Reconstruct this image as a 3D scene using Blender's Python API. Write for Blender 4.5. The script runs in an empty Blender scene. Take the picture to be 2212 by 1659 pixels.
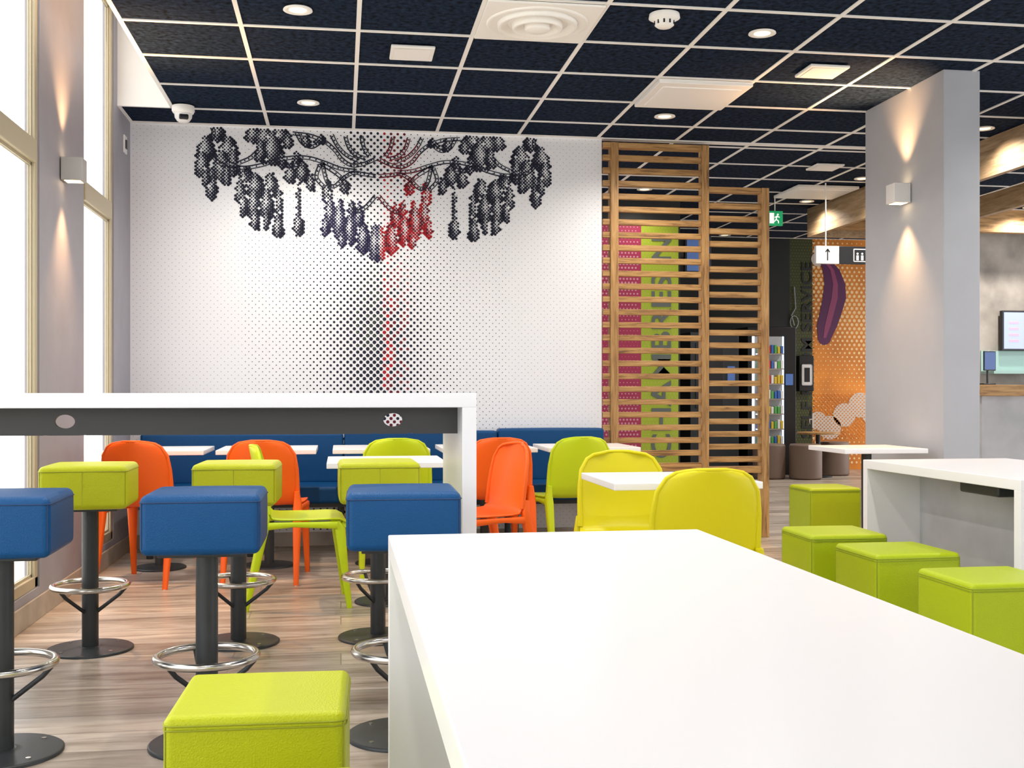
import bpy, bmesh, math, random
import numpy as np
from mathutils import Vector, Matrix
random.seed(7); np.random.seed(7)
scene = bpy.context.scene
scene.view_settings.view_transform = 'Standard'
scene.view_settings.look = 'None'
scene.view_settings.exposure = 0.0
pi = math.pi

# ------------------------------------------------------------------ materials
def new_mat(name):
    m = bpy.data.materials.new(name); m.use_nodes = True
    nt = m.node_tree
    return m, nt, nt.nodes['Principled BSDF']
def mat(name, col, rough=0.5, metal=0.0, spec=0.5, noise=0.0, nscale=20, bump=0.0, bscale=200, emit=None, estr=0.0, coat=0.0):
    m, nt, b = new_mat(name)
    b.inputs['Base Color'].default_value = (*col, 1)
    b.inputs['Roughness'].default_value = rough
    b.inputs['Metallic'].default_value = metal
    b.inputs['Specular IOR Level'].default_value = spec
    b.inputs['Coat Weight'].default_value = coat
    if emit:
        b.inputs['Emission Color'].default_value = (*emit, 1)
        b.inputs['Emission Strength'].default_value = estr
    if noise > 0 or bump > 0:
        tc = nt.nodes.new('ShaderNodeTexCoord')
    if noise > 0:
        n = nt.nodes.new('ShaderNodeTexNoise'); n.inputs['Scale'].default_value = nscale; n.inputs['Detail'].default_value = 5
        nt.links.new(tc.outputs['Object'], n.inputs['Vector'])
        r = nt.nodes.new('ShaderNodeValToRGB')
        r.color_ramp.elements[0].position = 0.3; r.color_ramp.elements[1].position = 0.7
        r.color_ramp.elements[0].color = (*[c*(1-noise) for c in col], 1)
        r.color_ramp.elements[1].color = (*[min(1, c*(1+noise)) for c in col], 1)
        nt.links.new(n.outputs['Fac'], r.inputs['Fac']); nt.links.new(r.outputs['Color'], b.inputs['Base Color'])
    if bump > 0:
        v = nt.nodes.new('ShaderNodeTexVoronoi'); v.inputs['Scale'].default_value = bscale
        nt.links.new(tc.outputs['Object'], v.inputs['Vector'])
        bp = nt.nodes.new('ShaderNodeBump'); bp.inputs['Strength'].default_value = bump; bp.inputs['Distance'].default_value = 0.002
        nt.links.new(v.outputs['Distance'], bp.inputs['Height']); nt.links.new(bp.outputs['Normal'], b.inputs['Normal'])
    return m
def wood(name, c1, c2, c3, scale=(1.2, 14, 14), rough=0.5):
    m, nt, b = new_mat(name)
    tc = nt.nodes.new('ShaderNodeTexCoord'); mp = nt.nodes.new('ShaderNodeMapping')
    mp.inputs['Scale'].default_value = scale
    nt.links.new(tc.outputs['Object'], mp.inputs['Vector'])
    n = nt.nodes.new('ShaderNodeTexNoise'); n.inputs['Scale'].default_value = 3; n.inputs['Detail'].default_value = 8; n.inputs['Roughness'].default_value = .65
    n.inputs['Distortion'].default_value = .6
    nt.links.new(mp.outputs['Vector'], n.inputs['Vector'])
    r = nt.nodes.new('ShaderNodeValToRGB'); e = r.color_ramp.elements
    e[0].position = .32; e[0].color = (*c1, 1); e[1].position = .68; e[1].color = (*c3, 1)
    k = e.new(.48); k.color = (*c2, 1)
    nt.links.new(n.outputs['Fac'], r.inputs['Fac']); nt.links.new(r.outputs['Color'], b.inputs['Base Color'])
    b.inputs['Roughness'].default_value = rough
    return m

M = {}
M['wall_white'] = mat('wall_white', (.83, .85, .90), .6)
M['white_paint'] = mat('white_paint', (.88, .88, .88), .5)
M['wall_grey'] = mat('wall_grey', (.31, .305, .35), .6, noise=.04, nscale=6)
M['pillar_grey'] = mat('pillar_grey', (.42, .44, .49), .6, noise=.03, nscale=5)
M['tile_base'] = mat('baseboard_tile', (.40, .35, .30), .4, noise=.15, nscale=9)
M['laminate'] = mat('white_laminate', (.83, .84, .88), .30)
M['laminate_edge'] = mat('laminate_edge', (.70, .71, .74), .4)
M['dark_grey'] = mat('dark_grey_metal', (.035, .04, .045), .42, metal=.3)
M['apron'] = mat('apron_grey', (.045, .045, .045), .5)
M['chrome'] = mat('brushed_steel', (.62, .60, .57), .22, metal=1)
M['blue_l'] = mat('blue_leather', (.001, .062, .20), .45, spec=.25, bump=.35, bscale=260)
M['blue_s'] = mat('blue_seam', (.001, .03, .11), .6)
M['green_l'] = mat('green_leather', (.46, .51, .008), .42, spec=.3, bump=.35, bscale=260)
M['green_s'] = mat('green_seam', (.30, .33, .01), .6)
M['green2_l'] = mat('lime_leather', (.38, .49, .008), .40, spec=.3, bump=.3, bscale=260)
M['green2_s'] = mat('lime_seam', (.26, .34, .01), .6)
M['brown_l'] = mat('taupe_leather', (.20, .14, .11), .5)
M['c_orange'] = mat('orange_plastic', (.82, .115, .006), .42, spec=.35, bump=.05, bscale=500)
M['c_lime'] = mat('lime_plastic', (.48, .62, .006), .42, spec=.35, bump=.05, bscale=500)
M['c_yellow'] = mat('yellow_plastic', (.64, .575, .003), .40, spec=.35, bump=.05, bscale=500)
M['frame'] = mat('champagne_aluminium', (.50, .44, .31), .45, metal=.2)
M['navy'] = mat('navy_felt', (.009, .017, .036), .95, noise=.85, nscale=34, spec=.08)
M['grid'] = mat('ceiling_grid_white', (.88, .87, .85), .5)
M['black'] = mat('black_plastic', (.01, .01, .012), .35)
M['ink'] = mat('ink_navy', (.016, .018, .036), .6, spec=.2)
M['ink_blue'] = mat('ink_violet', (.02, .018, .06), .6, spec=.2)
M['ink_red'] = mat('ink_red', (.36, .01, .018), .6, spec=.2)
M['ink_dred'] = mat('ink_dark_red', (.13, .01, .02), .6, spec=.2)
M['ink_green'] = mat('ink_green', (.016, .030, .026), .6)
M['ink_grey'] = mat('ink_grey', (.40, .41, .45), .6)
M['ink_mid'] = mat('ink_mid', (.15, .15, .18), .6)
M['lamp_on'] = mat('lamp_on', (1, .9, .75), .5, emit=(1, .70, .36), estr=2.2)
M['lamp_soft'] = mat('lamp_soft', (1, .9, .75), .5, emit=(1, .72, .38), estr=6)
M['sconce'] = mat('sconce_silhouette', (.42, .41, .40), .5)  # left lamp body: backlit silhouette shade put into the base colour
M['wood'] = wood('oak_slat', (.17, .085, .03), (.43, .235, .08), (.58, .36, .15))
M['wood_v'] = wood('oak_post', (.17, .085, .03), (.38, .205, .07), (.54, .33, .13), (14, 14, 1.2))
M['wood_b'] = wood('oak_beam', (.22, .14, .07), (.36, .24, .13), (.46, .33, .2), (6, 1.2, 14))
M['magenta'] = mat('magenta_print', (.34, .02, .075), .5)
M['pink'] = mat('pink_dot', (.55, .26, .32), .5)
M['lime_print'] = mat('lime_print', (.33, .42, .02), .5)
M['lime_dot'] = mat('lime_dot', (.42, .50, .08), .5)
M['txt_grey'] = mat('grey_lettering', (.10, .12, .11), .5)
M['txt_black'] = mat('black_lettering', (.012, .014, .012), .5)
M['dark_wall'] = mat('dark_wall', (.012, .014, .014), .6)
M['olive'] = mat('olive_wall', (.05, .055, .012), .6)
M['olive_dot'] = mat('olive_dot', (.11, .12, .03), .6)
M['orange_w'] = mat('orange_print', (.82, .25, .02), .5, noise=.35, nscale=1.4)
M['orange_dot'] = mat('orange_dot', (.98, .66, .32), .5)
M['purple'] = mat('purple_print', (.10, .010, .08), .5)
M['purple2'] = mat('purple_light_print', (.30, .05, .14), .5)
M['pale'] = mat('pale_print', (.70, .60, .52), .5)
M['concrete'] = mat('concrete', (.38, .35, .32), .7, noise=.35, nscale=3)
M['concrete2'] = mat('grey_panel', (.44, .45, .48), .6, noise=.12, nscale=4)
M['screen'] = mat('screen_on', (.2, .25, .5), .3, emit=(.45, .50, .80), estr=.9)
M['screen2'] = mat('screen_text', (.8, .3, .4), .3, emit=(.75, .25, .35), estr=.8)
M['screenb'] = mat('screen_blue', (.05, .1, .3), .3, emit=(.10, .2, .45), estr=.35)
M['exit'] = mat('exit_green', (.0, .28, .10), .4, emit=(0, .35, .12), estr=.5)
M['exit_w'] = mat('exit_white', (.9, .9, .9), .4, emit=(1, 1, 1), estr=.6)
M['led'] = mat('vending_light', (.9, .95, 1), .4, emit=(.7, .85, 1), estr=2.5)
M['item_r'] = mat('pack_red', (.6, .05, .03), .4); M['item_y'] = mat('pack_yellow', (.7, .5, .05), .4)
M['item_g'] = mat('pack_green', (.1, .4, .1), .4); M['item_b'] = mat('pack_blue', (.05, .15, .5), .4)
M['item_w'] = mat('pack_white', (.78, .78, .78), .4)
M['aqua'] = mat('aqua_glass', (.35, .55, .52), .2)
M['pavement'] = mat('pavement', (.85, .80, .66), .8, noise=.05, nscale=2)
# glass
m, nt, b = new_mat('window_glass'); nt.nodes.remove(b)
t = nt.nodes.new('ShaderNodeBsdfTransparent'); g = nt.nodes.new('ShaderNodeBsdfGlossy'); g.inputs['Roughness'].default_value = .02
mx = nt.nodes.new('ShaderNodeMixShader'); mx.inputs[0].default_value = .05
nt.links.new(t.outputs[0], mx.inputs[1]); nt.links.new(g.outputs[0], mx.inputs[2])
nt.links.new(mx.outputs[0], nt.nodes['Material Output'].inputs['Surface']); M['glass'] = m
# floor planks
m, nt, b = new_mat('wood_tile_floor'); M['floor'] = m
tc = nt.nodes.new('ShaderNodeTexCoord')
br = nt.nodes.new('ShaderNodeTexBrick'); br.offset = .37; br.inputs['Scale'].default_value = 1
br.inputs['Brick Width'].default_value = 1.2; br.inputs['Row Height'].default_value = .20; br.inputs['Mortar Size'].default_value = .0030
br.inputs['Mortar Smooth'].default_value = .1
br.inputs['Color1'].default_value = (0, 0, 0, 1); br.inputs['Color2'].default_value = (1, 1, 1, 1); br.inputs['Mortar'].default_value = (.5, .5, .5, 1)
br.inputs['Bias'].default_value = 0
nt.links.new(tc.outputs['Object'], br.inputs['Vector'])
mp = nt.nodes.new('ShaderNodeMapping'); mp.inputs['Scale'].default_value = (1.0, 7, 1); nt.links.new(tc.outputs['Object'], mp.inputs['Vector'])
addv = nt.nodes.new('ShaderNodeVectorMath'); addv.operation = 'MULTIPLY_ADD'
addv.inputs[1].default_value = (13, 7, 0)
nt.links.new(br.outputs['Color'], addv.inputs[0]); nt.links.new(mp.outputs['Vector'], addv.inputs[2])
n1 = nt.nodes.new('ShaderNodeTexNoise'); n1.inputs['Scale'].default_value = 1.6; n1.inputs['Detail'].default_value = 9; n1.inputs['Roughness'].default_value = .62; n1.inputs['Distortion'].default_value = 1.1
nt.links.new(addv.outputs[0], n1.inputs['Vector'])
rp = nt.nodes.new('ShaderNodeValToRGB'); e = rp.color_ramp.elements
e[0].position = .28; e[0].color = (.17, .132, .105, 1); e[1].position = .70; e[1].color = (.60, .525, .455, 1)
k = e.new(.41); k.color = (.34, .272, .218, 1); k = e.new(.53); k.color = (.47, .395, .33, 1)
nt.links.new(n1.outputs['Fac'], rp.inputs['Fac'])
hsv = nt.nodes.new('ShaderNodeHueSaturation'); 
mr = nt.nodes.new('ShaderNodeMapRange'); mr.inputs['To Min'].default_value = .74; mr.inputs['To Max'].default_value = 1.2
nt.links.new(br.outputs['Color'], mr.inputs['Value']); nt.links.new(mr.outputs[0], hsv.inputs['Value'])
nt.links.new(rp.outputs['Color'], hsv.inputs['Color'])
mm = nt.nodes.new('ShaderNodeMixRGB'); mm.inputs['Color2'].default_value = (.24, .20, .17, 1)
nt.links.new(br.outputs['Fac'], mm.inputs['Fac']); nt.links.new(hsv.outputs['Color'], mm.inputs['Color1'])
nt.links.new(mm.outputs['Color'], b.inputs['Base Color']); b.inputs['Roughness'].default_value = .34

# ------------------------------------------------------------------ mesh builder
class MB:
    def __init__(s): s.v = []; s.f = []; s.mi = []; s.sm = []; s.mats = []
    def mid(s, m):
        m = M[m]
        if m not in s.mats: s.mats.append(m)
        return s.mats.index(m)
    def add(s, vs, fs, m, smooth=False, T=None):
        o = len(s.v); k = s.mid(m)
        for p in vs:
            p = Vector(p)
            if T is not None: p = T @ p
            s.v.append(p[:])
        for i, f in enumerate(fs):
            s.f.append([o+j for j in f]); s.mi.append(k)
            s.sm.append(smooth[i] if isinstance(smooth, list) else smooth)
    def box(s, a, b_, m, bevel=0, seg=2, T=None):
        a = Vector(a); b_ = Vector(b_)
        if bevel <= 0:
            x0, y0, z0 = a; x1, y1, z1 = b_
            vs = [(x0,y0,z0),(x1,y0,z0),(x1,y1,z0),(x0,y1,z0),(x0,y0,z1),(x1,y0,z1),(x1,y1,z1),(x0,y1,z1)]
            fs = [(3,2,1,0),(4,5,6,7),(0,1,5,4),(1,2,6,5),(2,3,7,6),(3,0,4,7)]
            s.add(vs, fs, m, False, T); return
        bm = bmesh.new(); bmesh.ops.create_cube(bm, size=1)
        c = (a+b_)/2; d = b_-a
        for v in bm.verts: v.co = Vector((c[i]+v.co[i]*d[i] for i in range(3)))
        bmesh.ops.bevel(bm, geom=bm.edges[:], offset=bevel, segments=seg, profile=.5, affect='EDGES')
        bm.verts.index_update()
        s.add([v.co.copy() for v in bm.verts], [[v.index for v in f.verts] for f in bm.faces], m, True, T); bm.free()
    def rbox(s, c, h, r, m, bulge=0.0, T=None, sag=0):
        def ax(hh):
            n = 6
            L = [-hh+r*q for q in (0, .18, .45, .75, 1)]
            mids = [(-hh+r)+(2*(hh-r))*i/n for i in range(1, n)]
            return L+mids+[-q for q in reversed(L)]
        A = [ax(h[i]) for i in range(3)]
        vid = {}; vs = []; fs = []
        def get(x, y, z):
            k = (round(x, 6), round(y, 6), round(z, 6))
            if k in vid: return vid[k]
            q = Vector((max(-h[0]+r, min(h[0]-r, x)), max(-h[1]+r, min(h[1]-r, y)), max(-h[2]+r, min(h[2]-r, z))))
            d = Vector((x, y, z))-q
            if d.length > 1e-9: d = d.normalized()*r
            p = q+d
            fx, fy, fz = [max(0, 1-(p[i]/h[i])**2) for i in range(3)]
            p.z += math.copysign(bulge*fx*fy, p.z) if abs(z) >= h[2]-1e-6 else 0
            p.x += math.copysign(bulge*.6*fz*fy, p.x) if abs(x) >= h[0]-1e-6 else 0
            p.y += math.copysign(bulge*.6*fz*fx, p.y) if abs(y) >= h[1]-1e-6 else 0
            vid[k] = len(vs); vs.append(p+Vector(c)); return vid[k]
        for axn in range(3):
            o = [i for i in range(3) if i != axn]
            for sg in (-1, 1):
                for i in range(len(A[o[0]])-1):
                    for j in range(len(A[o[1]])-1):
                        q = []
                        for (di, dj) in ((0,0),(1,0),(1,1),(0,1)):
                            p = [0, 0, 0]; p[axn] = sg*h[axn]; p[o[0]] = A[o[0]][i+di]; p[o[1]] = A[o[1]][j+dj]
                            q.append(get(*p))
                        flip = (sg < 0) ^ (axn == 1)
                        fs.append(q[::-1] if flip else q)
        s.add(vs, fs, m, True, T)
    def tube(s, path, rad, m, n=12, closed=False, caps=True, T=None, sq=1.0, up=None):
        P = [Vector(p) for p in path]
        if not isinstance(rad, (list, tuple)): rad = [rad]*len(P)
        vs = []; fs = []; N = len(P)
        ref = Vector(up) if up else None
        prev = None
        for i, p in enumerate(P):
            if closed: t = (P[(i+1) % N]-P[i-1]).normalized()
            else: t = (P[min(i+1, N-1)]-P[max(i-1, 0)]).normalized()
            if ref: a = ref.cross(t)
            elif prev is None:
                a = t.cross(Vector((0, 0, 1)))
                if a.length < .1: a = t.cross(Vector((0, 1, 0)))
            else: a = prev-t*prev.dot(t)
            a.normalize(); b2 = t.cross(a).normalized(); prev = a
            for k in range(n):
                an = 2*pi*(k+.5)/n
                ca, sa = math.cos(an), math.sin(an)
                if sq != 1.0:
                    ca = math.copysign(abs(ca)**sq, ca); sa = math.copysign(abs(sa)**sq, sa)
                vs.append(p+a*ca*rad[i]+b2*sa*rad[i])
        R = N if closed else N-1
        for i in range(R):
            for k in range(n):
                i2 = (i+1) % N
                fs.append((i*n+k, i*n+(k+1) % n, i2*n+(k+1) % n, i2*n+k))
        sm = [True]*len(fs)
        if caps and not closed:
            fs.append(tuple(range(n))[::-1]); fs.append(tuple((N-1)*n+k for k in range(n))); sm += [False, False]
        s.add(vs, fs, m, sm, T)
    def cyl(s, c, r, z0, z1, m, n=40, r2=None, T=None, bev=0):
        r2 = r if r2 is None else r2
        prof = [(r, z0), (r2, z1)]
        if bev: prof = [(r-bev, z0), (r, z0+bev), (r2, z1-bev), (r2-bev, z1)]
        s.lathe(c, prof, m, n, T)
    def lathe(s, c, prof, m, n=40, T=None, caps=True, smooth=True):
        vs = []; fs = []; sm = []
        for (r, z) in prof:
            for k in range(n):
                a = 2*pi*k/n; vs.append((c[0]+r*math.cos(a), c[1]+r*math.sin(a), z))
        for i in range(len(prof)-1):
            for k in range(n):
                fs.append((i*n+k, i*n+(k+1) % n, (i+1)*n+(k+1) % n, (i+1)*n+k)); sm.append(smooth)
        if caps:
            fs.append(tuple(range(n))[::-1]); fs.append(tuple((len(prof)-1)*n+k for k in range(n))); sm += [False, False]
        s.add(vs, fs, m, sm, T)
    def torus(s, c, R, r, m, n=48, k=12, T=None):
        s.tube([(c[0]+R*math.cos(2*pi*i/n), c[1]+R*math.sin(2*pi*i/n), c[2]) for i in range(n)], r, m, k, closed=True, T=T, up=(0, 0, 1))
    def poly(s, pts, m):
        s.add(pts, [tuple(range(len(pts)))], m)
    def mesh(s, name):
        me = bpy.data.meshes.new(name); me.from_pydata(s.v, [], s.f); 
        for m in s.mats: me.materials.append(m)
        me.polygons.foreach_set('material_index', s.mi); me.polygons.foreach_set('use_smooth', s.sm)
        me.update(); return me
    def obj(s, name, loc=(0, 0, 0), rz=0, wn=True):
        return place(name, s.mesh(name), loc, rz, wn)
def place(name, me, loc=(0, 0, 0), rz=0, wn=True):
    o = bpy.data.objects.new(name, me); scene.collection.objects.link(o)
    o.location = loc; o.rotation_euler = (0, 0, rz)
    if wn and any(p.use_smooth for p in me.polygons[:50]) or wn == 2:
        w = o.modifiers.new('wn', 'WEIGHTED_NORMAL'); w.keep_sharp = True
    return o
def text(parent, body, loc, rot, size, m, sx=1.0, align='LEFT', bold=0.0, name='lettering'):
    cu = bpy.data.curves.new(name, 'FONT'); cu.body = body; cu.size = size; cu.extrude = .001; cu.offset = bold
    cu.align_x = align; cu.materials.append(M[m])
    o = bpy.data.objects.new(name, cu); scene.collection.objects.link(o)
    o.location = loc; o.rotation_euler = rot; o.scale = (sx, 1, 1); o.parent = parent
    return o

# ------------------------------------------------------------------ camera
cam = bpy.data.cameras.new('camera'); co = bpy.data.objects.new('camera', cam); scene.collection.objects.link(co)
co.location = (0, 0, 1.1); co.rotation_euler = (pi/2, 0, math.radians(-8.65))
cam.sensor_width = 36; cam.lens = 39.55; cam.shift_y = .0084; cam.clip_start = .02
scene.camera = co

# ------------------------------------------------------------------ room shell
H = 3.0; HF = H-.008; WX = -1.46; BY = 8.2; YE = 13.15; XR = 9.5; Y0 = -1.5; WT = .07
b = MB(); b.box((-1.6, Y0, -.06), (XR, 15.6, 0), 'floor'); b.obj('floor')
b = MB(); b.box((-14, -8, -.16), (-1.6, 18, -.08), 'pavement'); b.obj('street_pavement')
b = MB(); b.box((WX-.07, BY, 0), (1.925, BY+.14, 3.75), 'wall_white'); b.obj('wall_back')
# left wall
b = MB()
b.box((WX-WT, 5.80, 0), (WX, 6.75, 3.75), 'wall_grey'); b.box((WX-WT, 7.62, 0), (WX, BY, 3.75), 'wall_grey')
b.box((WX-WT, Y0, 0), (WX, 5.80, .15), 'wall_grey'); b.box((WX-WT, 6.75, 0), (WX, 7.62, .15), 'wall_grey')
b.box((WX-WT, Y0, 3.65), (WX, 5.80, 3.75), 'white_paint'); b.box((WX-WT, 6.75, 3.65), (WX, 7.62, 3.75), 'white_paint')
b.box((WX-WT, Y0, .15), (WX, -1.0, 3.65), 'wall_grey')
b.obj('wall_left')
# unseen wall added behind the camera to cut light, with openings letting some through
b = MB()
b.box((WX-WT, Y0-.12, 0), (XR, Y0, .75), 'white_paint'); b.box((WX-WT, Y0-.12, 2.55), (XR, Y0, 3.75), 'white_paint')
for xx in (-1.53, .9, 3.3, 5.7, 8.1): b.box((xx, Y0-.12, .75), (xx+.5, Y0, 2.55), 'white_paint')
b.obj('light_cutting_wall')
b = MB(); b.box((WX, Y0, 0), (WX+.012, BY, .11), 'tile_base', .003); b.obj('baseboard_left')
b = MB(); b.box((WX+.012, BY-.012, 0), (1.925, BY, .10), 'tile_base', .003); b.obj('baseboard_back')
def window(name, y0, y1, mull=()):
    b = MB(); x0, x1 = WX-.045, WX-.008; z0, z1 = .15, 3.65; w = .055; zt = 2.27
    b.box((x0, y0, z0), (x1, y0+w, z1), 'frame', .005); b.box((x0, y1-w, z0), (x1, y1, z1), 'frame', .005)
    b.box((x0, y0, z0), (x1, y1, z0+w), 'frame', .005); b.box((x0, y0, z1-w), (x1, y1, z1), 'frame', .005)
    b.box((x0-.01, y0+w, zt-.055), (x1+.01, y1-w, zt+.055), 'frame', .006)
    for ym in mull: b.box((x0, ym-.05, z0), (x1+.01, ym+.05, z1), 'frame', .006)
    ys = [y0]+list(mull)+[y1]
    for i in range(len(ys)-1):
        a_, c_ = ys[i]+w, ys[i+1]-w
        for (za, zb) in ((z0+w, zt-.055), (zt+.055, z1-w)):
            s_ = .014
            b.box((x0+.006, a_, za), (x1-.015, a_+s_, zb), 'frame'); b.box((x0+.006, c_-s_, za), (x1-.015, c_, zb), 'frame')
            b.box((x0+.006, a_, za), (x1-.015, c_, za+s_), 'frame'); b.box((x0+.006, a_, zb-s_), (x1-.015, c_, zb), 'frame')
            b.box((x0+.010, a_+s_, za+s_), (x0+.016, c_-s_, zb-s_), 'glass')
    b.box((x1, y1-.045, .95), (x1+.03, y1-.025, 1.08), 'frame', .004)
    b.obj(name)
window('window_1', -1.0, 5.80, (1.1, 3.4))
window('window_2', 6.75, 7.62)
# ceiling
CX0 = -1.11; CYB = 7.75
b = MB()
b.box((CX0, Y0, H), (XR, YE, H+.04), 'navy'); b.box((WX, CYB, H), (CX0, BY, H+.04), 'navy')
b.obj('ceiling')
b = MB(); b.box((3.0, YE, 3.45), (XR, 15.6, 3.5), 'navy'); b.obj('ceiling_raised')
b = MB()
b.box((CX0-.012, Y0, H-.004), (CX0+.012, CYB, 3.7), 'white_paint')
b.box((WX, CYB-.01, H-.004), (CX0, CYB+.01, 3.7), 'white_paint')
b.box((WX-WT, Y0, 3.7), (CX0+.012, BY, 3.76), 'white_paint')
b.obj('ceiling_window_cove')
b = MB(); w = .0115; zb = H-.006
xs = [-1.11+.6*i for i in range(0, 18)]
for x in xs[1:]:
    if x < XR: b.box((x-w, Y0, zb), (x+w, YE, H+.001), 'grid')
y = 7.75-.6*15
while y < YE:
    if y > Y0: b.box((CX0, y-w, zb-.0006), (XR, y+w, H+.001), 'grid')
    y += .6
b.box((WX, BY-.03, zb-.001), (1.93, BY, H), 'grid'); b.box((1.93, BY-.02, zb-.003), (XR, BY+.05, H), 'grid')
b.box((WX, CYB, zb), (WX+.02, BY, H), 'grid')
b.obj('ceiling_grid')
# far walls
b = MB(); b.box((1.0, 10.5, 0), (3.24, 15.3, H), 'dark_wall'); b.obj('wall_poster')
b = MB(); b.box((3.24, 15.2, 0), (6.30, 15.4, 3.45), 'dark_wall'); b.box((6.30, 15.2, 0), (6.64, 15.4, 3.45), 'olive'); b.box((6.64, 15.2, 0), (XR, 15.4, 3.45), 'orange_w')
b.box((3.24, YE, H), (XR, YE+.05, 3.45), 'dark_wall')
b.obj('wall_far')
b = MB(); b.box((6.0, 11.2, 0), (XR, 11.35, H), 'concrete'); b.obj('wall_reception')
b = MB(); b.box((3.5, 6.15, 0), (3.73, 7.15, H), 'pillar_grey', .004); b.obj('pillar')

# ------------------------------------------------------------------ mural
def disc(bd, o, U, V, u, v, r, m, n=9):
    o = Vector(o)
    bd.poly([o+U*(u+r*math.cos(2*pi*k/n))+V*(v+r*math.sin(2*pi*k/n)) for k in range(n)], m)
UX = Vector((1, 0, 0)); VZ = Vector((0, 0, 1))
def cv(px, py): return ((815-px)/307.0, 1.1+(848-py)/304.0)
ell = [(470,286,16,24),(446,322,20,30),(494,322,20,30),(438,356,15,32),(480,360,19,38),(504,352,11,34),(458,400,12,38),(446,384,8,22),(490,384,8,20),
 (546,288,16,22),(572,292,20,26),(604,288,20,24),(588,320,22,38),(562,324,12,28),(608,345,9,20),
 (530,380,16,22),(519,410,11,32),(552,400,18,30),(584,398,16,30),(548,438,14,38),(576,438,15,36),(550,472,10,28),(602,436,8,42),(600,484,11,30),(526,442,8,30),(574,472,7,24),
 (626,372,12,24),(652,366,14,24),(670,390,9,22),(643,412,5,26),(643,446,4,24),(643,480,11,28),(640,336,10,16),(622,302,11,18),(660,300,11,16),
 (706,408,10,30),(712,450,12,40),(733,468,14,46),(757,488,13,40),(738,512,10,18),(785,506,14,40),(812,518,15,44),(775,458,11,30),(702,482,8,26),(760,440,9,20),
 (690,296,12,12),(744,392,9,22)]
strokes = [[(812,334),(785,346),(760,350),(738,338),(722,318),(700,300),(668,288),(630,284)],
 [(770,362),(735,358),(700,346),(660,336),(610,340),(560,356),(520,362),(490,350)],
 [(812,372),(782,368),(762,366),(742,378),(722,396),(708,392),(700,372),(695,345)],
 [(745,286),(752,308),(766,325),(790,334)],[(715,284),(728,308),(748,328),(775,340)],
 [(640,284),(652,304),(672,312),(692,300)],[(690,350),(682,378),(700,400)],[(540,362),(530,372),(545,385)],
 [(600,345),(620,355),(650,350)],[(780,285),(786,310),(798,330)],[(560,320),(540,340),(515,352)],[(690,346),(730,372),(748,395)],
 [(812,415),(790,440),(770,450),(755,430)],[(455,270),(462,290),(450,310)],[(520,362),(500,366),(470,350),(455,330)]]
E = [(*cv(a, c), rx/307, ry/304) for a, c, rx, ry in ell]
def cr(P, n=6):
    P = [Vector(p) for p in P]; Q = [P[0]*2-P[1]]+P+[P[-1]*2-P[-2]]; out = []
    for i in range(1, len(Q)-2):
        for k in range(n):
            t = k/n; a, b_, c, d = Q[i-1], Q[i], Q[i+1], Q[i+2]
            out.append(.5*((2*b_)+(c-a)*t+(2*a-5*b_+4*c-d)*t*t+(3*b_-a-3*c+d)*t**3))
    out.append(P[-1]); return out
S = [cr([cv(*p) for p in st]) for st in strokes]
MC = .26
def shade(dx, z):
    """halftone strength 0..1 of the crystal drops, 0 outside, -1 on a white outline"""
    a = abs(dx); jx = .003*math.sin(z*90)+.002*math.sin(a*140+z*60)
    for (ex, ez, rx, rz) in reversed(E):
        lz = (z-ez)/rz; w_ = rx*(1.08-.50*lz)
        lx = (a+jx-ex)/w_; q = 1-math.hypot(lx, lz)
        if q > 0:
            if q < .04: return -1
            hl = abs(lx-.25)+.35*abs(lz-.1)
            return max(.06, min(.92, .08+.82*hl+.22*max(0, -lz)))
    return 0
b = MB(); O0 = (MC, BY-.0015, 0); O1 = (MC, BY-.003, 0)
p = .048; j = 0; z = .12
while z < 2.985:
    x = -1.70+(p/2 if j % 2 else 0)
    while x < 1.655:
        c = math.exp(-(abs(x)/.37)**1.8)
        low = min(1, max(0, (2.40-z)/.8))
        r = .0029+.0088*c*(.28+.72*low)+.0020*math.exp(-(abs(x)/.9)**2)*low
        if z > 2.62 and abs(x) < .20: r = .0098
        if 2.25 < z < 2.62 and abs(x) < .2: r = .0074
        if z < 1.2: r *= .93
        if shade(x, z) != 0: r = 0
        if r > .001:
            if .03 < x < .11: m = random.choice(('ink_red', 'ink_red', 'ink_dred', 'ink_dred', 'ink'))
            elif .11 <= x < .24: m = random.choice(('ink_dred', 'ink_dred', 'ink', 'ink'))
            elif -.14 < x <= .03 and 1.4 < z < 2.0: m = 'ink_green' if random.random() < .5 else 'ink'
            elif abs(x) < .6: m = 'ink'
            else: m = 'ink_grey' if abs(x) > .95 else 'ink_mid'
            disc(b, O0, UX, VZ, x, z, r, m, 8 if r < .006 else 12)
        x += p
    z += p/2; j += 1
p = .0250; j = 0; z = 2.0
while z < 2.985:
    x = -1.4+(p/2 if j % 2 else 0)
    while x < 1.4:
        d = shade(x, z)
        if d > 0:
            r = p*.50*math.sqrt(d)*random.uniform(.9, 1.05)
            if .02 < x < .40 and z < 2.72: m = random.choice(('ink_red', 'ink_red', 'ink_dred')) if x > .08 or z < 2.4 else 'ink'
            elif -.45 < x <= .03 and z < 2.5: m = 'ink_blue'
            else: m = 'ink'
            disc(b, O1, UX, VZ, x, z, r, m, 9)
        x += p
    z += p/2; j += 1
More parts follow.
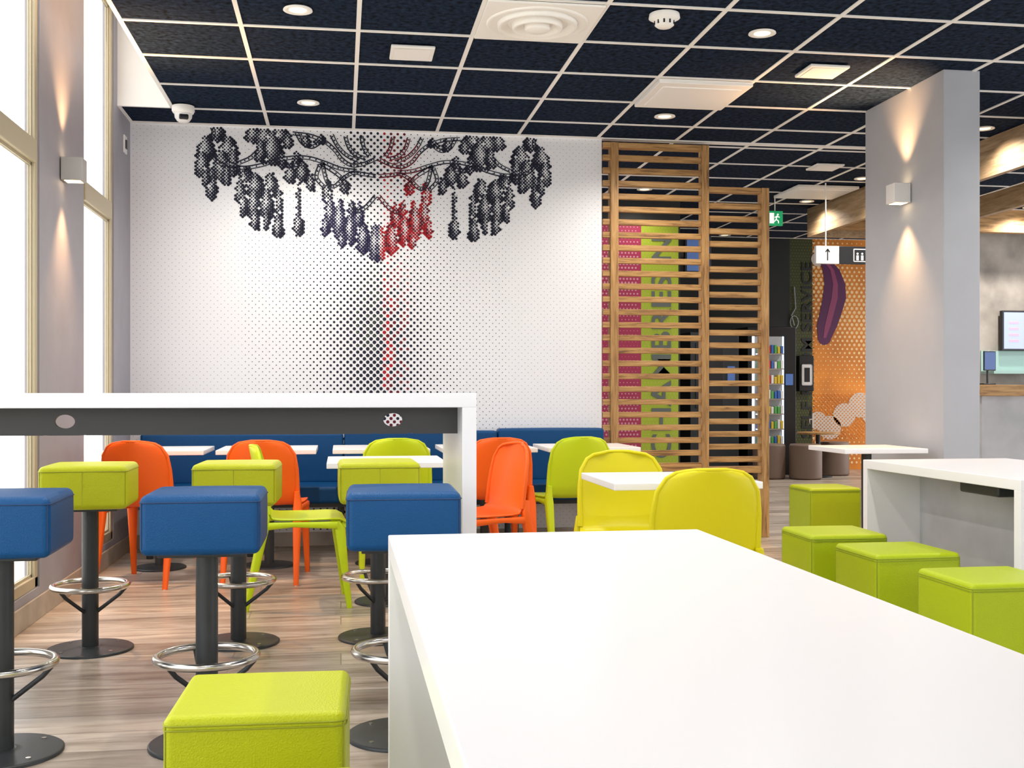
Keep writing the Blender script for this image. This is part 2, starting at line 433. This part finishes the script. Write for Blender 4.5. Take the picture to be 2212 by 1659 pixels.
for sg in (-1, 1):
    for P in S:
        P = [Vector((q.x*sg, q.y)) for q in P]
        for off, wd in ((-.011, .0046), (.011, .0034)):
            L = []
            for i in range(len(P)):
                t = (P[min(i+1, len(P)-1)]-P[max(i-1, 0)]).normalized(); nn = Vector((-t.y, t.x))
                L.append((P[i]+nn*(off-wd), P[i]+nn*(off+wd)))
            for i in range(len(L)-1):
                q = [L[i][0], L[i+1][0], L[i+1][1], L[i][1]]
                if max(u.y for u in q) < 2.985:
                    b.poly([(MC+u.x, BY-.004, u.y) for u in q], 'ink_dred' if sg > 0 and P[i].x < .3 else 'ink')
        for i in range(1, len(P)-1, 2):
            if P[i].y < 2.97: disc(b, (MC, BY-.0045, 0), UX, VZ, P[i].x, P[i].y, .006, 'ink', 8)
b.obj('chandelier_mural', wn=False)

# ------------------------------------------------------------------ poster, far prints
b = MB()
b.box((1.95, 10.49, .42), (2.85, 10.499, 2.72), 'magenta'); b.box((2.85, 10.49, .42), (3.22, 10.499, 2.72), 'lime_print')
for jj in range(0, 64):
    for ii in range(0, 26):
        x = 1.98+ii*.034+(.017 if jj % 2 else 0); z = .45+jj*.0355
        if x < 2.83: disc(b, (0, 10.488, 0), UX, VZ, x, z, .003+.0075*(math.sin(z*2.1)**2), 'pink', 7)
    for ii in range(0, 11):
        x = 2.87+ii*.034+(.017 if jj % 2 else 0); z = .45+jj*.0355
        if x < 3.21: disc(b, (0, 10.488, 0), UX, VZ, x, z, .005, 'lime_dot', 6)
po = b.obj('room_directory_poster', wn=False)
text(po, 'CHAMBRES N', (3.14, 10.483, .46), (pi/2, -pi/2, 0), .27, 'txt_grey', 1.32, bold=.004)
b = MB()
for jj in range(0, 60):
    for ii in range(0, 40):
        x = 6.66+ii*.072+(.036 if jj % 2 else 0); z = .10+jj*.058
        if x < 9.3 and z < 3.4:
            r = .007+.018*(.5+.5*math.sin(z*2.3+x*2.1))
            disc(b, (0, 15.197, 0), UX, VZ, x, z, r, 'orange_dot', 8)
cu = [(6.82, 3.0, .09), (6.93, 2.85, .13), (6.98, 2.65, .16), (6.97, 2.45, .17), (6.92, 2.25, .17), (6.86, 2.05, .16), (6.82, 1.88, .10)]
for mm_, sc, yy in (('purple', 1, 15.194), ('purple2', .25, 15.192)):
    pts = []
    for i, (x, z, r) in enumerate(cu): pts.append((x-r*sc+random.uniform(-.01, .01), yy, z))
    for i, (x, z, r) in reversed(list(enumerate(cu))): pts.append((x+r*sc+random.uniform(-.01, .01), yy, z))
    for i in range(len(cu)-1):
        n_ = len(pts); b.poly([pts[i], pts[i+1], pts[n_-2-i], pts[n_-1-i]], mm_)
disc(b, (0, 15.1935, 0), UX, VZ, 6.82, 1.88, .10, 'purple', 20); disc(b, (0, 15.1935, 0), UX, VZ, 6.82, 3.0, .09, 'purple', 20)
for (x, z, r) in ((6.72, .70, .13), (6.90, .60, .17), (7.12, .78, .17), (7.36, .92, .18), (7.6, .82, .22), (7.8, .8, .3), (6.72, 3.0, .10), (7.15, 3.05, .12)):
    disc(b, (0, 15.195-r*.01, 0), UX, VZ, x, z, r, 'pale', 24)
for jj in range(24):
    for ii in range(24):
        disc(b, (0, 15.190, 0), UX, VZ, 6.68+ii*.055+(.027 if jj % 2 else 0), .45+jj*.027, .011, 'orange_w', 6)
b.obj('eggplant_mural', wn=False)
b = MB()
for jj in range(0, 80):
    for ii in range(0, 9):
        disc(b, (0, 15.197, 0), UX, VZ, 6.32+ii*.04+(.02 if jj % 2 else 0), .1+jj*.042, .010, 'olive_dot', 7)
o = b.obj('self_service_mural', wn=False)
text(o, 'SELF ROOM SERVICE', (6.63, 15.190, .45), (pi/2, -pi/2, 0), .22, 'txt_black', 1.25, bold=.004)
b2 = MB()
b2.tube([(6.36, 15.18, 2.05), (6.32, 15.18, 2.2), (6.38, 15.18, 2.3), (6.36, 15.18, 2.6)], .008, 'ink_grey', 6)
b2.tube([(6.36+.06*math.cos(a*pi/6), 15.18, 2.1+.09*math.sin(a*pi/6)) for a in range(12)], .007, 'ink_grey', 6, closed=True)
b2.obj('line_drawing_print')

# ------------------------------------------------------------------ slatted partition
b = MB()
def pan(x0, x1, zt, z0, ph, posts):
    b.box((x0, BY-.035, zt-.04), (x1, BY+.045, zt), 'wood', .003)
    z = zt-.04-.05-ph
    while z > z0:
        b.box((x0, BY-.02+.0, z-.042), (x1, BY+.02, z), 'wood', .003); z -= .096
    b.box((x0, BY-.035, z0-.05), (x1, BY+.045, z0), 'wood', .003)
    for (a, c) in posts: b.box((a, BY-.04, 0), (c, BY+.05, zt+.001), 'wood_v', .003)
pan(1.93, 2.69, 2.965, .56, 0, ((1.985, 2.045),))
pan(2.745, 3.16, 2.655, .54, .03, ((3.16, 3.22),))
b.box((2.69, BY-.04, 0), (2.745, BY+.05, 2.966), 'wood_v', .003)
b.obj('slatted_wood_partition')

# ------------------------------------------------------------------ ceiling fixtures
def lightobj(name, kind, loc, energy, col, parent=None, rot=(0, 0, 0), **kw):
    l = bpy.data.lights.new(name, kind); l.energy = energy; l.color = col
    for k, v in kw.items(): setattr(l, k, v)
    o = bpy.data.objects.new(name, l); scene.collection.objects.link(o); o.location = loc; o.rotation_euler = rot
    if parent: o.parent = parent
    return o
b = MB()
b.lathe((0, 0), [(.070, 0), (.072, -.006), (.058, -.009), (.044, -.004), (.040, .0)], 'grid', 40, caps=False)
b.cyl((0, 0), .043, -.0045, -.003, 'lamp_on', 32)
dl = b.mesh('ceiling_downlight')
spots = [(-.21, 7.45), (-.21, 5.65), (2.19, 5.65), (2.19, 7.45), (2.79, 9.35), (2.79, 10.15), (4.55, 7.45), (4.55, 9.35), (4.55, 10.55), (4.55, 12.95),
         (-.21, 3.85), (2.19, 3.85), (-.21, 2.05), (2.19, 2.05), (4.55, 5.65), (4.55, 3.85), (.99, 3.85), (6.95, 9.35), (6.95, 12.95), (6.95, 10.55)]  # trailing lamps over the reception are unseen, added to brighten it
for (x, y) in spots:
    o = place('ceiling_downlight', dl, (x, y, HF), 0, 2)
    e_ = 85
    if y > 9.0 and x < 4: e_ = 25
    if x > 6: e_ = 120
    if x > 6 and y > 12: e_ = 190
    l = lightobj('spot_light', 'SPOT', (0, 0, -.02), e_, (1, .92, .82), o, spot_size=math.radians(150), spot_blend=.8, shadow_soft_size=.045)
def diffuser(name, x, y, mm='grid', mr='grid'):
    b = MB(); b.box((-.29, -.29, -.012), (.29, .29, 0), mm, .003)
    for R, zz in ((.26, -.022), (.205, -.036), (.13, -.045)):
        b.lathe((0, 0), [(R, -.012), (R-.002, zz+.004), (R-.010, zz), (R-.022, zz+.004), (R-.052, -.013)], mr, 64, caps=False)
    b.lathe((0, 0), [(.065, -.012), (.065, -.04), (.055, -.05), (.02, -.054), (.001, -.054)], mr, 40, caps=False)
    b.obj(name, (x, y, HF), 0, 2)
diffuser('air_diffuser', .99, 5.65)
diffuser('air_diffuser', 5.19, 6.85, 'wood_b')
b = MB(); b.box((-.295, -.295, -.028), (.295, .295, 0), 'grid', .006); b.box((-.25, -.22, -.034), (.25, .22, -.027), 'white_paint', .003)
pm = b.mesh('air_conditioning_panel'); place('air_conditioning_panel', pm, (2.19, 6.85, HF)); place('air_conditioning_panel', pm, (4.4, 10.0, HF))
b = MB(); b.box((-.12, -.12, -.018), (.12, .12, 0), 'grid', .006); b.box((-.10, -.10, -.021), (.10, .10, -.016), 'white_paint', .003)
pm = b.mesh('ceiling_speaker'); place('ceiling_speaker', pm, (.39, 6.25, HF)); place('ceiling_speaker', pm, (2.79, 6.25, HF)); place('ceiling_speaker', pm, (4.0, 8.9, HF))
b = MB(); b.lathe((0, 0), [(.075, 0), (.078, -.02), (.06, -.03), (.05, -.034), (.048, -.055), (.035, -.065), (.001, -.068)], 'grid', 36, caps=False)
for k in range(10):
    a = 2*pi*k/10; b.box((.048*math.cos(a)-.004, .048*math.sin(a)-.004, -.054), (.048*math.cos(a)+.004, .048*math.sin(a)+.004, -.036), 'black')
b.obj('smoke_detector', (1.60, 5.45, HF), 0, 2)
b = MB(); b.lathe((0, 0), [(.072, 0), (.074, -.03), (.066, -.045), (.058, -.05)], 'grid', 36, caps=False)
b.lathe((0, 0), [(.058, -.05), (.055, -.075), (.04, -.098), (.02, -.108), (.001, -.11)], 'item_w', 36, caps=False)
b.box((-.03, -.062, -.095), (.03, -.03, -.062), 'black', .008)
pm = b.mesh('cctv_dome_camera'); place('cctv_dome_camera', pm, (-1.03, 7.68, HF), .2, 2); place('cctv_dome_camera', pm, (4.5, 11.6, HF), .2, 2); place('cctv_dome_camera', pm, (6.4, 10.0, HF), .2, 2)
# exit sign
b = MB(); b.box((-.075, -.015, -.29), (.075, .015, -.15), 'exit', .003); b.box((-.065, -.017, -.278), (.065, -.0151, -.162), 'exit')
b.tube([(0, 0, -.15), (0, 0, 0)], .005, 'grid', 8)
y_ = -.019
def bar2(p, q, w_, m):
    p = Vector(p); q = Vector(q); t = (q-p).normalized(); n_ = Vector((-t.y, t.x))*w_
    b.poly([(a.x, y_, a.y) for a in (p-n_, q-n_, q+n_, p+n_)], m)
b.poly([(-.06, y_+.001, -.27), (-.015, y_+.001, -.27), (-.015, y_+.001, -.17), (-.06, y_+.001, -.17)], 'exit_w')
disc(b, (0, y_, 0), UX, VZ, .022, -.185, .010, 'exit_w')
for p_, q_ in (((.015, -.198), (.005, -.232)), ((.005, -.232), (.028, -.245)), ((.028, -.245), (.03, -.268)), ((.005, -.232), (-.01, -.25)), ((-.01, -.25), (-.03, -.252)), ((.014, -.2), (.04, -.212)), ((.014, -.2), (-.008, -.214))): bar2(p_, q_, .005, 'exit_w')
b.obj('exit_sign', (4.12, 10.3, HF))
# direction sign
b = MB(); b.box((0, -.02, -.08), (.22, .02, .08), 'item_w', .003); b.box((.22, -.02, -.08), (.70, .02, .08), 'black', .003)
b.tube([(.1, 0, .08), (.1, 0, .65)], .006, 'grid', 8); b.tube([(.6, 0, .08), (.6, 0, .65)], .006, 'grid', 8)
y_ = -.0215
bar2((.11, -.05), (.11, .05), .005, 'black'); bar2((.11, .052), (.09, .025), .005, 'black'); bar2((.11, .052), (.13, .025), .005, 'black')
for k in range(3):
    x = .395+k*.045
    disc(b, (0, y_, 0), UX, VZ, x, .015, .010, 'item_w'); bar2((x, .0), (x, -.045), .012, 'item_w')
for (p_, q_) in (((.36, -.055), (.52, -.055)), ((.36, .055), (.52, .055)), ((.36, -.055), (.36, .055)), ((.52, -.055), (.52, .055))): bar2(p_, q_, .004, 'item_w')
b.obj('lift_direction_sign', (4.22, 9.6, 2.34))

# wall lamps (up/down)
def sconce(loc, nx, cm):
    b = MB()
    b.box((-.055, -.055, -.06), (.055, .055, .06), cm, .004)
    b.box((-.04, -.04, .0602), (.04, .04, .0615), 'lamp_soft'); b.box((-.04, -.04, -.0615), (.04, .04, -.0602), 'lamp_soft')
    o = b.obj('wall_sconce', loc)
    for sgn in (1, -1):
        l = lightobj('sconce_light', 'SPOT', (0, 0, .068*sgn), 110, (1, .55, .24), o, spot_size=math.radians(95), spot_blend=.7, shadow_soft_size=.012)
        l.rotation_euler = (0, (math.radians(24)*nx if sgn < 0 else pi-math.radians(24)*nx), 0)
sconce((3.44, 6.58, 2.34), 1, 'item_w')
sconce((WX+.06, 6.25, 2.28), -1, 'sconce')
b = MB(); b.box((WX, 7.93, 2.73), (WX+.012, 8.02, 2.85), 'item_w', .003); b.box((WX+.012, 7.955, 2.76), (WX+.02, 7.995, 2.82), 'black', .002); b.obj('wall_socket_plate')

# ------------------------------------------------------------------ stools
def seam_loop(b, h, z, m):
    e = .0015; pts = []
    for (sx, sy) in ((1, 1), (-1, 1), (-1, -1), (1, -1)):
        for k in range(5):
            a0 = {(1, 1): 0, (-1, 1): pi/2, (-1, -1): pi, (1, -1): 1.5*pi}[(sx, sy)]; a = a0+k*pi/8
            r = .02; pts.append((sx*(h-r)+math.cos(a)*(r+e), sy*(h-r)+math.sin(a)*(r+e), z))
    b.tube(pts, .0018, m, 6, closed=True, up=(0, 0, 1))
def bar_stool(c, cs, front=True):
    b = MB(); h = .175; zc = .705; hz = .09
    b.rbox((0, 0, zc), (h, h, hz), .022, c, .006)
    seam_loop(b, h, zc+hz-.022, cs)
    if front: b.tube([(0, -h-.003, zc+hz-.022), (0, -h-.0035, zc), (0, -h-.001, zc-hz+.02)], .0012, cs, 6)
    for sx in (-1, 1): b.tube([(sx*(h-.006), -(h-.006), zc+hz-.022), (sx*(h-.006), -(h-.006), zc-hz+.02)], .0022, cs, 6)
    b.box((-.13, -.13, zc-hz-.012), (.13, .13, zc-hz+.002), 'dark_grey', .003)
    b.cyl((0, 0), .034, .01, zc-hz-.01, 'dark_grey', 32)
    b.lathe((0, 0), [(.178, 0), (.178, .008), (.172, .012), (.06, .014), (.04, .018)], 'dark_grey', 56)
    for k in range(4):
        a = pi/4+k*pi/2; b.cyl((.14*math.cos(a), .14*math.sin(a)), .008, .012, .0155, 'chrome', 12)
    b.torus((0, 0, .275), .152, .0125, 'chrome', 56, 14)
    for k in range(3):
        a = pi/2+.35+k*2*pi/3; ca, sa = math.cos(a), math.sin(a)
        b.tube([(.150*ca, .150*sa, .266), (.125*ca, .125*sa, .238), (.03*ca, .03*sa, .165)], .008, 'dark_grey', 10)
    return b.mesh('bar_stool')
bs_b = bar_stool('blue_l', 'blue_s', False); bs_g = bar_stool('green_l', 'green_s')
for x, r in ((-1.02, .02), (-.414, .0), (.195, -.02)): place('bar_stool', bs_b, (x, 3.62, 0), r, 2)
for x, r, y in ((-1.06, .03, 5.03), (-.445, -.03, 5.07), (.165, .02, 5.09)): place('bar_stool', bs_g, (x, y, 0), r, 2)
def cube_stool(c, cs, h=.19, top=.45):
    b = MB(); zc = (top+.02)/2; hz = (top-.02)/2
    b.rbox((0, 0, zc), (h, h, hz), .018, c, .004)
    seam_loop(b, h, zc+hz-.018, cs); seam_loop(b, h, zc+hz-.027, cs)
    for sx in (-1, 1):
        for sy in (-1, 1):
            b.tube([(sx*(h-.005), sy*(h-.005), zc+hz-.02), (sx*(h-.005), sy*(h-.005), .04)], .0022, cs, 6)
            b.cyl((sx*(h-.05), sy*(h-.05)), .02, 0, .022, 'black', 16)
    return b.mesh('cube_stool')
cs1 = cube_stool('green_l', 'green_s', .178, .462); cs2 = cube_stool('green2_l', 'green2_s', .185)
place('cube_stool', cs1, (-.163, 2.455, 0), -.03, 2); place('cube_stool', cs1, (-.14, 1.765, 0), .05, 2)
for x, y, r in ((2.30, 3.72, .0), (2.30, 4.42, .02), (2.30, 5.03, -.02), (3.33, 7.42, .0)): place('cube_stool', cs2, (x, y, 0), r, 2)
b = MB(); b.lathe((0, 0), [(.17, 0), (.20, .01), (.205, .03), (.205, .42), (.19, .445), (.001, .45)], 'brown_l', 40)
rs = b.mesh('round_pouf')
for x, y in ((5.42, 13.75), (5.85, 13.6), (6.5, 14.2)): place('round_pouf', rs, (x, y, 0), 0, 2)

# ------------------------------------------------------------------ tables
def slab_table(name, x0, x1, y0, y1, zt, th):
    b = MB(); b.box((x0, y0, zt-th), (x1, y1, zt), 'laminate', .003)
    return b
b = slab_table('t', .115, .905, .80, 2.78, .75, .05)
b.box((.115, 2.73, 0), (.905, 2.779, .702), 'laminate', .002); b.box((.115, .80, 0), (.905, .85, .702), 'laminate', .002)
b.box((.18, .85, .62), (.20, 2.73, .70), 'laminate_edge'); b.box((.82, .85, .62), (.84, 2.73, .70), 'laminate_edge')
b.obj('communal_table', wn=2)
b = slab_table('t', 2.66, 3.46, 4.10, 5.46, .755, .045)
b.box((2.66, 5.415, 0), (3.46, 5.459, .711), 'laminate', .002); b.box((2.66, 4.10, 0), (3.46, 4.145, .711), 'laminate', .002)
b.box((2.95, 4.145, .0), (2.97, 5.415, .71), 'concrete2'); b.box((2.72, 4.35, .66), (2.95, 4.65, .71), 'dark_grey', .01)
b.obj('communal_table', wn=2)
# high bar
b = MB(); x0, x1, y0, y1 = -1.43, .468, 3.90, 4.65; zt = 1.098
b.box((x0, y0, zt-.05), (x1, y1, zt), 'laminate', .003); b.box((x1-.05, y0, 0), (x1, y1, zt-.049), 'laminate', .002)
b.box((x0, y0, 0), (x0+.05, y1, zt-.049), 'laminate', .002)
ya, yb = 4.06, 4.08; za, zb_ = .952, 1.049; holes = [(-.94, 1.0), (.185, 1.002)]; hw = .07
xa = x0+.05
def quad2(xa, xb, z0, z1):
    b.box((xa, ya, z0), (xb, yb, z1), 'apron')
for (hx, hz_) in holes:
    quad2(xa, hx-hw, za, zb_); xa = hx+hw
    N = 32; rx, rz = .034, .024
    inner = []; outer = []
    for k in range(N):
        a = 2*pi*k/N; ca, sa = math.cos(a), math.sin(a)
        inner.append((hx+rx*ca, hz_+rz*sa))
        tt = min(hw/abs(ca) if abs(ca) > 1e-6 else 9e9, ((zb_-hz_) if sa > 0 else (hz_-za))/abs(sa) if abs(sa) > 1e-6 else 9e9)
        outer.append((hx+tt*ca, hz_+tt*sa))
    for k in range(N):
        k2 = (k+1) % N
        for yy, fl in ((ya, 0), (yb, 1)):
            q = [(outer[k][0], yy, outer[k][1]), (outer[k2][0], yy, outer[k2][1]), (inner[k2][0], yy, inner[k2][1]), (inner[k][0], yy, inner[k][1])]
            b.poly(q if not fl else q[::-1], 'apron')
        b.poly([(inner[k][0], ya, inner[k][1]), (inner[k2][0], ya, inner[k2][1]), (inner[k2][0], yb, inner[k2][1]), (inner[k][0], yb, inner[k][1])], 'apron')
quad2(xa, x1-.05, za, zb_)
b.obj('high_bar_table', wn=2)
def sq_table(w_=.60, zt=.75):
    b = MB(); h = w_/2
    b.box((-h, -h, zt-.028), (h, h, zt), 'laminate', .003)
    b.box((-.12, -.12, zt-.036), (.12, .12, zt-.028), 'dark_grey'); b.cyl((0, 0), .03, .01, zt-.03, 'dark_grey', 28)
    b.lathe((0, 0), [(.16, 0), (.16, .008), (.152, .013), (.05, .016), (.035, .02)], 'dark_grey', 48)
    return b.mesh('cafe_table')
tm = sq_table()
for x, y in ((-1.12, 7.30), (-.45, 7.30), (.25, 7.30), (.93, 7.30), (1.60, 7.30), (.23, 5.95), (1.34, 4.52)): place('cafe_table', tm, (x, y, 0), 0, 2)
place('cafe_table', sq_table(.52, .77), (3.16, 6.44, 0), 0, 2)
b = MB(); b.cyl((0, 0), .27, .56, .585, 'wood', 48, bev=.004); b.cyl((0, 0), .03, .01, .56, 'dark_grey', 20); b.cyl((0, 0), .18, 0, .015, 'dark_grey', 40)
rt = b.mesh('round_side_table'); place('round_side_table', rt, (6.15, 13.9, 0), 0, 2); place('round_side_table', rt, (7.3, 14.3, 0), 0, 2)

# ------------------------------------------------------------------ chairs
def chair(m):
    b = MB(); T = .011
    P = [(-.268,.824),(-.267,.815),(-.263,.793),(-.253,.742),(-.238,.66),(-.222,.59),(-.207,.53),(-.190,.485),(-.160,.458),(-.11,.447),(-.04,.442),(.05,.442),(.13,.446),(.185,.448),(.215,.438),(.225,.42)]
    W = [.085,.125,.158,.188,.199,.201,.201,.202,.206,.210,.214,.217,.217,.213,.205,.198]
    C = [.035,.038,.042,.045,.045,.040,.032,.02,.008,0,0,0,0,0,0,0]
    D = [0]*8+[.004,.010,.014,.014,.012,.008,.002,0]
    ns = 15; n = len(P); fr = []; bk = []
    for i in range(n):
        t = Vector((0, P[min(i+1, n-1)][0]-P[max(i-1, 0)][0], P[min(i+1, n-1)][1]-P[max(i-1, 0)][1])).normalized()
        nn = Vector((0, -t.z, t.y))
        if nn.y < 0 and nn.z < 0: nn = -nn
        for k in range(ns):
            s_ = -1+2*k/(ns-1)
            x = W[i]*s_; p_ = Vector((x, P[i][0]+C[i]*s_*s_, P[i][1]+D[i]*s_*s_))
            if i < 3: p_.z -= (.006, .004, .002)[i]*s_**4
            fr.append(p_+nn*T*.5); bk.append(p_-nn*T*.5)
    vs = fr+bk; o = len(fr); fs = []
    for i in range(n-1):
        for k in range(ns-1):
            a, c, d, e_ = i*ns+k, i*ns+k+1, (i+1)*ns+k+1, (i+1)*ns+k
            fs.append((a, c, d, e_)); fs.append((o+e_, o+d, o+c, o+a))
    for k in range(ns-1):
        fs.append((k+1, k, o+k, o+k+1)); q = (n-1)*ns; fs.append((q+k, q+k+1, o+q+k+1, o+q+k))
    for i in range(n-1):
        fs.append((i*ns, (i+1)*ns, o+(i+1)*ns, o+i*ns)); fs.append(((i+1)*ns+ns-1, i*ns+ns-1, o+i*ns+ns-1, o+(i+1)*ns+ns-1))
    b.add(vs, fs, m, True)
    L = [Vector((-W[i], P[i][0]+C[i], P[i][1]+D[i]-(.004 if i == 1 else .002 if i == 2 else 0))) for i in range(7, 0, -1)]
    top = [Vector((W[0]*s_, P[0][0]+C[0]*s_*s_, P[0][1]-.006*s_**4)) for s_ in (-1, -.6, -.2, .2, .6, 1)]
    R = [Vector((-q.x, q.y, q.z)) for q in reversed(L)]
    b.tube(L+top+R, [.014, .013, .012, .011, .010, .009, .008]+[.008]*6+[.008, .009, .010, .011, .012, .013, .014], m, 10)
    for sx in (-1, 1):
        b.tube([(sx*.200, -.198, .53), (sx*.203, -.188, .47), (sx*.203, -.195, .42), (sx*.204, -.235, .22), (sx*.207, -.285, 0)], [.014, .022, .026, .020, .014], m, 12, sq=.6, up=(1, 0, 0))
        b.tube([(sx*.190, .165, .440), (sx*.193, .185, .40), (sx*.199, .205, .22), (sx*.205, .232, 0)], [.020, .028, .020, .014], m, 12, sq=.6, up=(1, 0, 0))
        b.tube([(sx*.205, -.19, .425), (sx*.209, -.05, .432), (sx*.206, .17, .425)], [.020, .013, .020], m, 10, sq=.6, up=(1, 0, 0))
        for yy in (-.285, .232): b.cyl((sx*(.207 if yy < 0 else .205), yy), .013, -.0, .006, 'item_w', 12)
    b.tube([(-.2, .205, .425), (0, .215, .428), (.2, .205, .425)], [.016, .010, .016], m, 10)
    return b.mesh('plastic_chair')
ch_o, ch_l, ch_y = chair('c_orange'), chair('c_lime'), chair('c_yellow')
# local +Y is the direction the sitter faces
for me, x, y, r in ((ch_o, -1.10, 6.82, -.25), (ch_o, -.43, 6.82, -.10), (ch_l, .33, 6.95, 0.0), (ch_o, .93, 6.95, .10), (ch_l, 1.42, 7.0, .20),
                    (ch_l, -.20, 6.0, -pi/2+.06), (ch_o, .72, 6.0, pi/2+.35), (ch_y, 1.29, 4.90, pi), (ch_y, 1.31, 4.12, .0)):
    place('plastic_chair', me, (x, y, 0), r, 2)

# ------------------------------------------------------------------ banquette
b = MB(); xs = [-1.37, .02, 1.12, 1.91]
for i in range(3):
    xa, xb = xs[i]+.004, xs[i+1]-.004
    zt = (.815, .825, .84)[i]
    b.rbox(((xa+xb)/2, 8.10, (.46+zt)/2), ((xb-xa)/2, .065, (zt-.46)/2), .02, 'blue_l', .004)
    b.rbox(((xa+xb)/2, 7.87, .415), ((xb-xa)/2, .27, .055), .022, 'blue_l', .004)
b.box((-1.35, 7.66, .33), (1.90, 8.18, .362), 'dark_grey')
for x in (-1.25, -.6, .0, .6, 1.2, 1.8):
    b.cyl((x, 7.72), .022, 0, .335, 'dark_grey', 20); b.cyl((x, 8.1), .022, 0, .335, 'dark_grey', 20)
b.obj('banquette_bench', wn=2)

# ------------------------------------------------------------------ vending machine, dispenser, tv
b = MB(); b.box((5.36, 14.35, 0), (6.04, 15.0, 1.98), 'black', .01)
b.box((5.42, 14.335, .35), (5.45, 14.349, 1.85), 'led'); b.box((5.84, 14.335, .35), (5.86, 14.349, 1.85), 'led')
b.box((5.46, 14.343, .35), (5.83, 14.349, 1.85), 'concrete2')
names = ['item_r', 'item_y', 'item_g', 'item_b', 'item_w']
for r_ in range(7):
    z = .42+r_*.2; b.box((5.46, 14.25, z-.015), (5.83, 14.343, z), 'chrome')
    for k in range(8):
        x = 5.475+k*.045; b.box((x, 14.26, z), (x+.034, 14.31, z+.09+.03*random.random()), random.choice(names), .004)
b.box((5.89, 14.335, 1.2), (5.99, 14.349, 1.35), 'screenb')
b.obj('vending_machine')
b = MB(); b.box((4.55, 14.3, 0), (5.22, 15.0, 1.9), 'dark_grey', .01); b.box((4.62, 14.285, .9), (5.0, 14.299, 1.75), 'black', .004); b.box((5.06, 14.285, 1.2), (5.16, 14.299, 1.45), 'screenb'); b.obj('drinks_machine')
b = MB(); b.box((6.38, 15.05, 1.12), (6.60, 15.2, 1.62), 'black', .01); b.box((6.41, 15.035, 1.2), (6.57, 15.049, 1.5), 'item_w', .02); b.box((6.45, 15.03, 1.25), (6.53, 15.034, 1.45), 'black'); b.obj('wall_dispenser')
b = MB(); b.box((3.35, 10.7, 2.28), (3.62, 10.76, 2.66), 'black', .006); b.box((3.37, 10.694, 2.30), (3.60, 10.699, 2.64), 'screenb'); b.box((3.24, 10.72, 2.44), (3.36, 10.74, 2.5), 'black'); b.obj('wall_screen')

# ------------------------------------------------------------------ reception
b = MB(); b.box((4.75, 6.6, 2.70), (4.80, 10.95, HF), 'wood_b'); b.box((4.80, 10.75, 2.76), (XR, 10.85, HF), 'wood'); b.box((5.6, 6.6, 2.66), (5.66, 10.75, 2.84), 'wood_b')
b.box((4.75, 10.95, 2.70), (6.0, 11.0, HF), 'wood_b')
b.obj('timber_ceiling_beam')
b = MB(); b.box((5.66, 9.3, 0), (XR-.2, 9.9, 1.07), 'concrete2'); b.box((5.62, 9.26, 1.07), (XR-.2, 9.95, 1.17), 'wood', .004); b.obj('reception_counter')
b = MB(); b.box((7.0, 11.12, 1.55), (7.9, 11.17, 1.98), 'black', .006); b.box((7.02, 11.114, 1.57), (7.88, 11.119, 1.96), 'screen'); b.box((7.4, 11.165, 1.7), (7.5, 11.2, 1.8), 'black')
for r_ in range(4):
    for c_ in range(4): b.box((7.08+c_*.2, 11.110, 1.84-r_*.065), (7.19+c_*.2, 11.1135, 1.86-r_*.065), 'screen2')
b.obj('price_screen')
b = MB(); b.box((5.80, 9.5, 1.17), (5.92, 9.58, 1.185), 'black', .003); b.tube([(5.86, 9.54, 1.18), (5.86, 9.54, 1.32)], .01, 'black', 10)
b.box((5.80, 9.50, 1.30), (5.92, 9.515, 1.48), 'black', .004); b.box((5.808, 9.497, 1.31), (5.912, 9.4995, 1.47), 'screenb'); b.obj('payment_tablet')
b = MB(); b.box((6.8, 10.95, 1.30), (8.6, 11.2, 1.33), 'aqua'); b.box((6.8, 11.19, 1.33), (8.6, 11.2, 1.55), 'aqua'); b.box((7.95, 11.0, 1.33), (8.2, 11.15, 1.5), 'item_w', .01); b.obj('glass_shelf')

# ------------------------------------------------------------------ world
w = bpy.data.worlds.new('world'); scene.world = w; w.use_nodes = True
nt = w.node_tree; bg = nt.nodes['Background']
bg.inputs['Color'].default_value = (.98, .98, .98, 1); bg.inputs['Strength'].default_value = 2.9
print('OK', len(bpy.data.objects))
